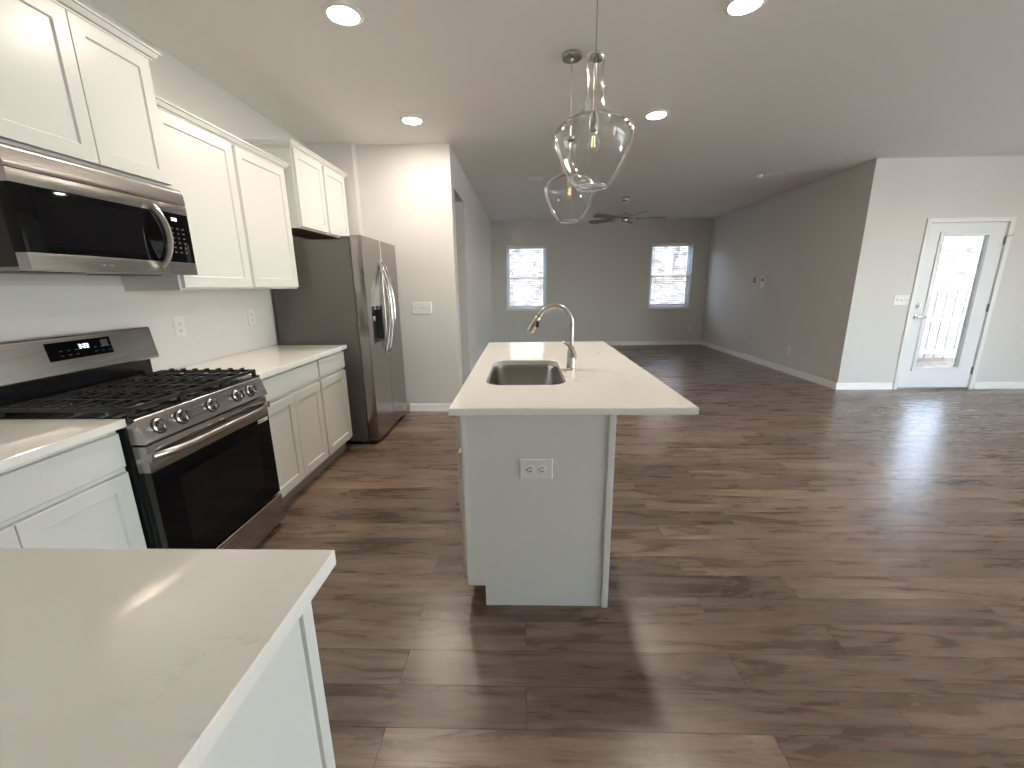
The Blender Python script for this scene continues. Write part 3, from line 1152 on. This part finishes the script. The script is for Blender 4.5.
# ------------------------------------------------------------------ island
IY0, IY1 = 1.535, 3.402
isl = thing('island_cabinet', 'white kitchen island cabinet with an outlet on its end panel', 'cabinet', (.05, 2.47, 0))
mb = MB()
mb.box(.318, .345, IY0 + .012, IY1, 0, .882)                       # back panel
mb.box(-.250, .318, IY1 - .02, IY1, .1, .882)                      # far end
mb.box(-.250, .318, IY0 + .030, IY1 - .02, .102, .120)             # bottom
mb.box(-.178, -.160, IY0 + .030, IY1, 0, .102)                     # toe kick
for a, b in ((IY0 + .002, 1.56), (2.02, 2.06), (2.76, 2.80), (3.36, IY1)):
    mb.box(-.252, -.234, a, b, .102, .882)
mb.box(-.252, -.234, IY0 + .012, IY1, .102, .135).box(-.252, -.234, IY0 + .012, IY1, .715, .735).box(-.252, -.234, IY0 + .012, IY1, .865, .882)
mb.build('carcass', M['cabinet'], isl)
mb = MB()
wall_panel(mb, 'x', -.236, .332, .1, .882, IY0 + .004, IY0 + .012, [(.0, .091, .625, .679)])
mb.box(-.175, .332, IY0 + .004, IY0 + .012, 0, .1)
mb.build('end_panel', M['cabinet'], isl)
MB().box(.330, .357, IY0 - .006, IY0 + .04, 0, .882, .003).build('corner_trim', M['cabinet'], isl)
MB().prism([(.3455, 0), (.352, 0), (.352, .882), (.3455, .882)], 'y', IY0 + .041, IY1).build('back_panel', M['cabinet'], isl)
for a, b in ((1.553, 2.036), (2.044, 2.776), (2.784, 3.392)):
    slab(MB(), FNX, a, b, .738, .868, .253, .273).build('drawer_front', M['cabinet'], isl)
for a, b in ((1.553, 2.036), (2.044, 2.409), (2.411, 2.776), (2.784, 3.392)):
    shaker(MB(), FNX, a, b, .128, .714, .253, .273).build('door', M['cabinet'], isl)


def rrect(cx, cy, hx, hy, r, z, n=8):
    pts = []
    for (sx, sy, a0) in ((1, 1, 0), (-1, 1, 90), (-1, -1, 180), (1, -1, 270)):
        for k in range(n + 1):
            a = math.radians(a0 + 90 * k / n)
            pts.append((cx + sx * (hx - r) + r * math.cos(a), cy + sy * (hy - r) + r * math.sin(a), z))
    return pts


SX, SY, SHX, SHY, SR = .008, 2.232, .196, .333, .085
TX0, TX1, TY0, TY1 = -.295, .664, 1.517, 3.42


def island_top():
    b = bmesh.new()

    def ring(pts):
        return [b.verts.new(p) for p in pts]

    def outer(s, z):
        return [(TX0 + s, TY0 + s, z), (TX1 - s, TY0 + s, z), (TX1 - s, TY1 - s, z), (TX0 + s, TY1 - s, z)]

    def skin(rs):
        n = len(rs[0])
        for p_, q_ in zip(rs, rs[1:]):
            for i in range(n):
                b.faces.new((p_[i], p_[(i + 1) % n], q_[(i + 1) % n], q_[i]))
    o = [ring(outer(.003, .884)), ring(outer(0, .887)), ring(outer(0, .911)), ring(outer(.003, .914))]
    skin(o)
    h = [ring(rrect(SX, SY, SHX, SHY, SR, .884)), ring(rrect(SX, SY, SHX, SHY, SR, .9115)), ring(rrect(SX, SY, SHX + .0025, SHY + .0025, SR + .0025, .914))]
    skin(h)

    def fill(a_, c_):
        es = []
        for rg_ in (a_, c_):
            for i in range(len(rg_)):
                e = b.edges.get((rg_[i], rg_[(i + 1) % len(rg_)])) or b.edges.new((rg_[i], rg_[(i + 1) % len(rg_)]))
                es.append(e)
        bmesh.ops.triangle_fill(b, edges=es, use_beauty=True, use_dissolve=False)
    fill(o[3], h[2])
    fill(o[0], h[0])
    return MB().bm(b)


tag(island_top().build('countertop', M['quartz']), 'white veined quartz island countertop with the sink cutout', 'countertop')

snk = thing('sink', 'stainless steel undermount sink set in the island countertop', 'sink', (SX, SY, .884))
mb = MB()
rr_ = lambda e, z, r: rrect(SX, SY, SHX + e, SHY + e, max(r, .02), z)
mb.loft([rr_(.022, .8815, SR + .022), rr_(.022, .8835, SR + .022), rr_(-.002, .8835, SR), rr_(-.004, .86, SR), rr_(-.012, .72, SR - .005), rr_(-.020, .703, SR - .01), rr_(-.040, .695, SR - .03),
         rr_(-.15, .690, .03), rr_(-.15, .687, .03), rr_(-.040, .692, SR - .03), rr_(-.018, .700, SR - .01), rr_(-.010, .72, SR - .005), rr_(-.002, .8815, SR)], False, False)
mb.loft([rr_(-.15, .6895, .03), rr_(-.151, .6898, .03)])
mb.build('bowl', M['sink'], snk)
MB().lathe((SX, SY, .689), [(0, .003), (.018, .003), (.036, .0045), (.044, .003), (.044, -.008), (0, -.008)], 28).build('drain', M['chrome'], snk)

fc = thing('faucet', 'brushed nickel gooseneck pull-down faucet beside the sink', 'faucet', (.262, 2.272, .914))
fx, fy = .262, 2.272
MB().lathe((fx, fy, .914), [(0, 0), (.029, 0), (.029, .005), (.0255, .009), (.0250, .03), (.0235, .07), (.020, .105), (.0155, .125), (.0135, .130), (0, .130)], 28).build('body', M['nickel'], fc)
pts = [(fx, fy, 1.02), (fx, fy, 1.10), (fx, fy, 1.165)]
R = .094
for k in range(1, 18):
    a = math.pi * k / 20
    pts.append((fx - R + R * math.cos(a), fy, 1.168 + R * math.sin(a)))
MB().tube(pts, .0125, 16).build('spout', M['nickel'], fc)
e = Vector(pts[-1])
d = (Vector(pts[-1]) - Vector(pts[-2])).normalized()
hd = MB().tube([e - d * .004, e + d * .004, e + d * .008, e + d * .03, e + d * .075, e + d * .098, e + d * .100], [.0128, .0140, .0165, .0180, .0205, .0212, .018], 18).build('spray_head', M['nickel'], fc)
MB().tube([e + d * .002, e + d * .006], [.0152, .0152], 18).build('seam_ring', M['black_plastic'], hd)
MB().box((e + d * .05).x + .008, (e + d * .05).x + .024, fy - .022, fy - .008, (e + d * .05).z - .018, (e + d * .05).z + .016, .004).build('spray_button', M['black_plastic'], hd)
MB().tube([(fx + .018, fy - .018, .985), (fx + .014, fy - .028, 1.010), (fx - .004, fy - .036, 1.038), (fx - .03, fy - .040, 1.062), (fx - .055, fy - .042, 1.074)], [.016, .015, .0125, .0105, .0085], 12, squash=(.7, 1)).build('lever', M['nickel'], fc)


# ------------------------------------------------------------------ outlets, switches, thermostat
def plate(mb, mp, uc, vc, wd, ht, d):
    mb.rect_loft(mp, uc - wd / 2, uc + wd / 2, vc - ht / 2, vc + ht / 2, [(0, d), (0, d + .003), (.003, d + .0065), (.008, d + .0065)])
    return mb


def duplex(name, mp, uc, vc, wd, ht, d, label, horizontal=False, group='wall outlets', k=1.0):
    c = mp(uc, vc, d)
    root = thing(name, label, 'outlet', c, group)
    plate(MB(), mp, uc, vc, wd, ht, d + .0004).build('cover_plate', M['plastic'], root)
    for s_ in (-1, 1):
        u_, v_ = (uc + s_ * .0205 * k, vc) if horizontal else (uc, vc + s_ * .0205 * k)
        rings = []
        for rad_, dd in ((.0172 * k, d + .006), (.0172 * k, d + .0085), (.0160 * k, d + .009)):
            rings.append([mp(u_ + rad_ * math.cos(a), v_ + rad_ * math.sin(a) * .86 if not horizontal else v_ + rad_ * math.sin(a), dd) for a in [2 * math.pi * i / 24 for i in range(24)]])
        rc = MB().loft(rings).build('receptacle', M['plastic'], root)
        mb = MB()
        if horizontal:
            mb.rect_loft(mp, u_ - .006 * k, u_ + .006 * k, v_ + .005 * k, v_ + .008 * k, [(0, d + .0085), (0, d + .0093)])
            mb.rect_loft(mp, u_ - .005 * k, u_ + .006 * k, v_ - .008 * k, v_ - .005 * k, [(0, d + .0085), (0, d + .0093)])
            mb.rect_loft(mp, u_ - .013 * k, u_ - .008 * k, v_ - .0025 * k, v_ + .0025 * k, [(0, d + .0085), (0, d + .0093)])
        else:
            mb.rect_loft(mp, u_ - .008, u_ - .005, v_ - .004, v_ + .006, [(0, d + .0085), (0, d + .0093)])
            mb.rect_loft(mp, u_ + .005, u_ + .008, v_ - .004, v_ + .005, [(0, d + .0085), (0, d + .0093)])
            mb.rect_loft(mp, u_ - .0025, u_ + .0025, v_ - .012, v_ - .007, [(0, d + .0085), (0, d + .0093)])
        mb.build('slots', M['dark_slot'], rc)
    mb = MB()
    rings = [[mp(uc + .0028 * math.cos(a), vc + .0028 * math.sin(a), dd) for a in [2 * math.pi * i / 12 for i in range(12)]] for dd in (d + .006, d + .0075)]
    mb.loft(rings).build('screw', M['plastic'], root)
    return root


duplex('outlet', FNY, .0455, .652, .133, .087, -(IY0 + .004), 'white horizontal duplex outlet on the end panel of the island', True, k=1.15)
duplex('outlet', FX, 2.452, 1.155, .078, .122, XL + .008, 'white outlet on the tile backsplash just right of the range')
duplex('outlet', FX, 3.131, 1.165, .078, .122, XL + .008, 'white outlet on the tile backsplash near the refrigerator')
duplex('outlet', FNX, 6.385, .36, .078, .122, -XR, 'small white outlet low on the wall under the thermostat')
duplex('outlet', FNY, 3.794, .378, .078, .122, -YB, 'small white outlet low on the far wall right of the right window')


def switches(mp, uc, vc, n, wd, ht, d, label, toggles=True):
    root = thing('switch_plate', label, 'switch', mp(uc, vc, d), 'light switch plates')
    plate(MB(), mp, uc, vc, wd, ht, d).build('cover_plate', M['plastic'], root)
    for i in range(n):
        u_ = uc + (i - (n - 1) / 2) * (wd * .88 / n)
        up = 1 if i % 2 == 0 else -1
        mb = MB().rect_loft(mp, u_ - .0055, u_ + .0055, vc - .012, vc + .012, [(0, d + .006), (0, d + .0072)])
        mb.loft([[mp(u_ - .004, vc - .005, d + .007), mp(u_ + .004, vc - .005, d + .007), mp(u_ + .004, vc + .005, d + .007), mp(u_ - .004, vc + .005, d + .007)],
                 [mp(u_ - .0035, vc + up * .008 - .003, d + .018), mp(u_ + .0035, vc + up * .008 - .003, d + .018), mp(u_ + .0035, vc + up * .008 + .003, d + .018), mp(u_ - .0035, vc + up * .008 + .003, d + .018)]])
        mb.build('toggle', M['switch'], root)
    return root


M['switch'] = mat('switch_toggle', (.62, .60, .57), .35)
switches(FNY, -1.091, 1.152, 4, .208, .122, -YF, 'white four-gang switch plate on the wall beside the refrigerator')
switches(FNY, 4.663, 1.137, 3, .178, .120, -YD, 'white three-gang switch plate left of the patio door')
sp = thing('cover_plate', 'blank pale cover plate on the wall near the corner by the patio door', 'plate', (XR, 5.55, 1.138))
plate(MB(), FNX, 5.55, 1.138, .12, .122, -XR).build('plate', M['plate_paint'], sp)
MB().rect_loft(FNX, 5.532, 5.568, 1.105, 1.171, [(0, -XR + .006), (0, -XR + .008), (.002, -XR + .009), (.004, -XR + .009)]).build('insert', M['wall'], sp)

th = thing('thermostat', 'white thermostat on the right living room wall', 'thermostat', (XR, 7.29, 1.377))
MB().rect_loft(FNX, 7.225, 7.345, 1.275, 1.475, [(0, -XR), (0, -XR + .026), (.004, -XR + .032), (.010, -XR + .032)]).build('housing', M['plastic'], th)
MB().rect_loft(FNX, 7.252, 7.318, 1.39, 1.44, [(0, -XR + .030), (0, -XR + .0332)]).build('screen', mat('thermostat_screen', (.32, .36, .33), .2), th)
dv = thing('wall_sensor', 'small grey sensor on the wall left of the thermostat', 'sensor', (XR, 7.60, 1.41))
MB().rect_loft(FNX, 7.565, 7.635, 1.37, 1.455, [(0, -XR), (0, -XR + .008), (.006, -XR + .012), (.01, -XR + .012)]).build('housing', M['faint'], dv)
MB().rect_loft(FNX, 7.585, 7.615, 1.40, 1.425, [(0, -XR + .011), (0, -XR + .0135)]).build('lens', M['plastic'], dv)


# ------------------------------------------------------------------ recessed lights, smoke detector, fan, pendants
def downlight(x, y, label, lit, group):
    root = thing('recessed_light', label, 'light', (x, y, CEIL), group)
    MB().lathe((x, y, CEIL), [(.072, -.001), (.100, -.001), (.101, -.004), (.094, -.009), (.078, -.012), (.0745, -.010), (.072, -.004)], 40, caps=False).loft(
        [[(x + r * math.cos(2 * math.pi * k / 40), y + r * math.sin(2 * math.pi * k / 40), CEIL - .001) for k in range(40)] for r in (.072, .100)], False, False).build('trim_ring', M['trim'], root)
    MB().lathe((x, y, CEIL), [(0, -.001), (.0745, -.002), (.0745, -.009), (.060, -.014), (.035, -.017), (0, -.018)], 40).build('lens', M['lens'] if lit else M['plastic'], root)
    return root


G1, G2 = 'lit recessed ceiling lights', 'unlit recessed ceiling lights'
l1 = downlight(-.915, 2.465, 'lit recessed ceiling light nearest the microwave', True, G1)
dup(l1, (-.928, 3.852, CEIL), 'lit recessed ceiling light in front of the refrigerator', G1)
dup(l1, (1.110, 3.872, CEIL), 'lit recessed ceiling light right of the front pendant shade', G1)
dup(l1, (1.122, 2.486, CEIL), 'lit recessed ceiling light at the top edge, right of the pendants', G1)
l2 = downlight(.159, 5.924, 'unlit recessed ceiling light seen left of the rear pendant shade', False, G2)
dup(l2, (3.262, 5.935, CEIL), 'unlit white ceiling disc beside the smoke detector', G2)
dup(l2, (.10, 8.72, CEIL), 'unlit recessed ceiling light above the left window', G2)
dup(l2, (3.22, 8.78, CEIL), 'unlit recessed ceiling light above the right window', G2)
sd = thing('smoke_detector', 'round white smoke detector on the living room ceiling', 'smoke detector', (3.08, 5.97, CEIL))
MB().lathe((3.08, 5.97, CEIL), [(0, -.001), (.062, -.001), (.064, -.012), (.056, -.030), (.030, -.036), (0, -.036)], 32).build('housing', M['plastic'], sd)
MB().lathe((3.08, 5.97, CEIL - .036), [(0, .002), (.012, .002), (.012, -.003), (0, -.003)], 16).build('test_button', M['shade_grey'], sd)

FNX_, FNY_ = 1.655, 7.2
fan = thing('ceiling_fan', 'brushed nickel ceiling fan with dark blades in the living room', 'fan', (FNX_, FNY_, CEIL))
MB().lathe((FNX_, FNY_, CEIL), [(0, -.001), (.062, -.001), (.065, -.012), (.060, -.05), (.045, -.062), (0, -.062)], 32).build('canopy', M['nickel'], fan)
MB().lathe((FNX_, FNY_, 2.48), [(.011, 0), (.011, .2)], 16).build('downrod', M['nickel'], fan)
MB().lathe((FNX_, FNY_, 2.36), [(0, 0), (.045, .002), (.058, .018), (.060, .035), (.10, .042), (.115, .06), (.112, .10), (.085, .118), (.03, .128), (.020, .15), (0, .15)], 36).build('motor_housing', M['nickel'], fan)
for k in range(5):
    a = math.radians(-3 + 72 * k)
    ux, uy = math.cos(a), math.sin(a)
    tilt = math.radians(14)

    def at(r, s, z):
        return (FNX_ + ux * r - uy * s, FNY_ + uy * r + ux * s, 2.415 + z + s * math.tan(tilt))
    outl = [(.17, .048), (.30, .060), (.55, .068), (.625, .060), (.655, .030), (.66, 0), (.655, -.030), (.625, -.060), (.55, -.068), (.30, -.060), (.17, -.048)]
    bl = MB().loft([[at(r, s, -.004) for r, s in outl], [at(r, s, .003) for r, s in outl]]).build('blade', M['blade'], fan)
    MB().loft([[at(.09, -.018, -.010), at(.09, .018, -.010), at(.09, .018, .004), at(.09, -.018, .004)],
               [at(.16, -.03, -.010), at(.16, .03, -.010), at(.16, .03, -.004), at(.16, -.03, -.004)],
               [at(.225, -.034, -.010), at(.225, .034, -.010), at(.225, .034, -.004), at(.225, -.034, -.004)]]).build('blade_iron', M['nickel'], bl)


def pendant(x, y, label, dz=0.0):
    root = thing('pendant_light', label, 'pendant light', (x, y, CEIL), 'clear glass pendant lights')
    MB().lathe((x, y, CEIL), [(0, -.001), (.060, -.001), (.062, -.004), (.062, -.022), (.058, -.026), (.012, -.027), (.010, -.040), (0, -.040)], 36).build('canopy', M['nickel'], root)
    zt = 2.280
    MB().lathe((x, y, zt - .01), [(.0028, 0), (.0028, CEIL - zt - .02)], 10).build('rod', M['nickel'], root)
    MB().lathe((x, y, zt), [(0, -.016), (.026, -.016), (.030, -.010), (.030, -.004), (.024, .002), (.008, .005), (.005, .016), (0, .016)], 28).build('cap', M['nickel'], root)
    MB().lathe((x, y, 2.006), [(.0, 0), (.017, 0), (.018, .004), (.018, .052), (.012, .058), (.005, .062), (.005, .27), (0, .27)], 20).build('socket', M['nickel'], root)
    prof = [(.040, 2.276), (.038, 2.255), (.035, 2.215), (.0345, 2.172), (.037, 2.135), (.044, 2.102), (.054, 2.078), (.066, 2.062), (.074, 2.055),
            (.110, 2.045), (.136, 2.031), (.152, 2.017), (.161, 2.003), (.1665, 1.980), (.1650, 1.962), (.1590, 1.936), (.142, 1.893), (.124, 1.858), (.103, 1.824), (.083, 1.800), (.066, 1.789)]
    # smooth the outline
    sm = []
    for i in range(len(prof) - 1):
        p0, p1, p2, p3 = prof[max(i - 1, 0)], prof[i], prof[i + 1], prof[min(i + 2, len(prof) - 1)]
        for k in range(4):
            t = k / 4
            sm.append(tuple(.5 * (2 * b_ + (c_ - a_) * t + (2 * a_ - 5 * b_ + 4 * c_ - d_) * t * t + (3 * b_ - a_ - 3 * c_ + d_) * t ** 3) for a_, b_, c_, d_ in zip(p0, p1, p2, p3)))
    sm.append(prof[-1])
    th_ = .0042
    inner = []
    for i, (r, z) in enumerate(sm):
        a_, b_ = sm[max(i - 1, 0)], sm[min(i + 1, len(sm) - 1)]
        tr, tzz = b_[0] - a_[0], b_[1] - a_[1]
        ln = math.hypot(tr, tzz) or 1
        inner.append((r + th_ * tzz / ln, z - th_ * tr / ln))
    full = sm + [(sm[-1][0] + .002, sm[-1][1] - .003), (sm[-1][0] - .001, sm[-1][1] - .0065), (inner[-1][0] - .002, sm[-1][1] - .005)] + inner[::-1]
    full = full + [full[0]]
    gs = MB().lathe((x, y, 0), full, 56, caps=False).build('glass_shade', M['shade_glass'], root)
    for nm_, r_, z_, t_ in (('bottom_rim', .0655, 1.7835, .0048), ('top_rim', .0405, 2.2765, .0032)):
        MB().lathe((x, y, z_), [(r_ + t_ * math.cos(a), t_ * math.sin(a)) for a in [2 * math.pi * k / 14 for k in range(15)]], 56, caps=False).build(nm_, M['rim_glass'], gs)
    bo = MB().lathe((x, y, 2.004), [(.011, 0), (.012, -.012), (.017, -.026), (.0255, -.046), (.0265, -.058), (.020, -.074), (.010, -.083), (0, -.085)], 24, caps=False).build('bulb', M['shade_glass'], root)
    mb = MB()
    for k in range(4):
        a = math.pi / 4 + k * math.pi / 2
        mb.tube([(x + .006 * math.cos(a), y + .006 * math.sin(a), 1.985), (x + .008 * math.cos(a), y + .008 * math.sin(a), 1.945)], .0014, 6)
    mb.build('filament', M['filament'], bo)
    return root


p1 = pendant(.300, 1.95, 'nearer clear glass bell pendant hanging over the island sink')
dup(p1, (.303, 2.912, CEIL), 'farther clear glass bell pendant, partly behind the nearer one')
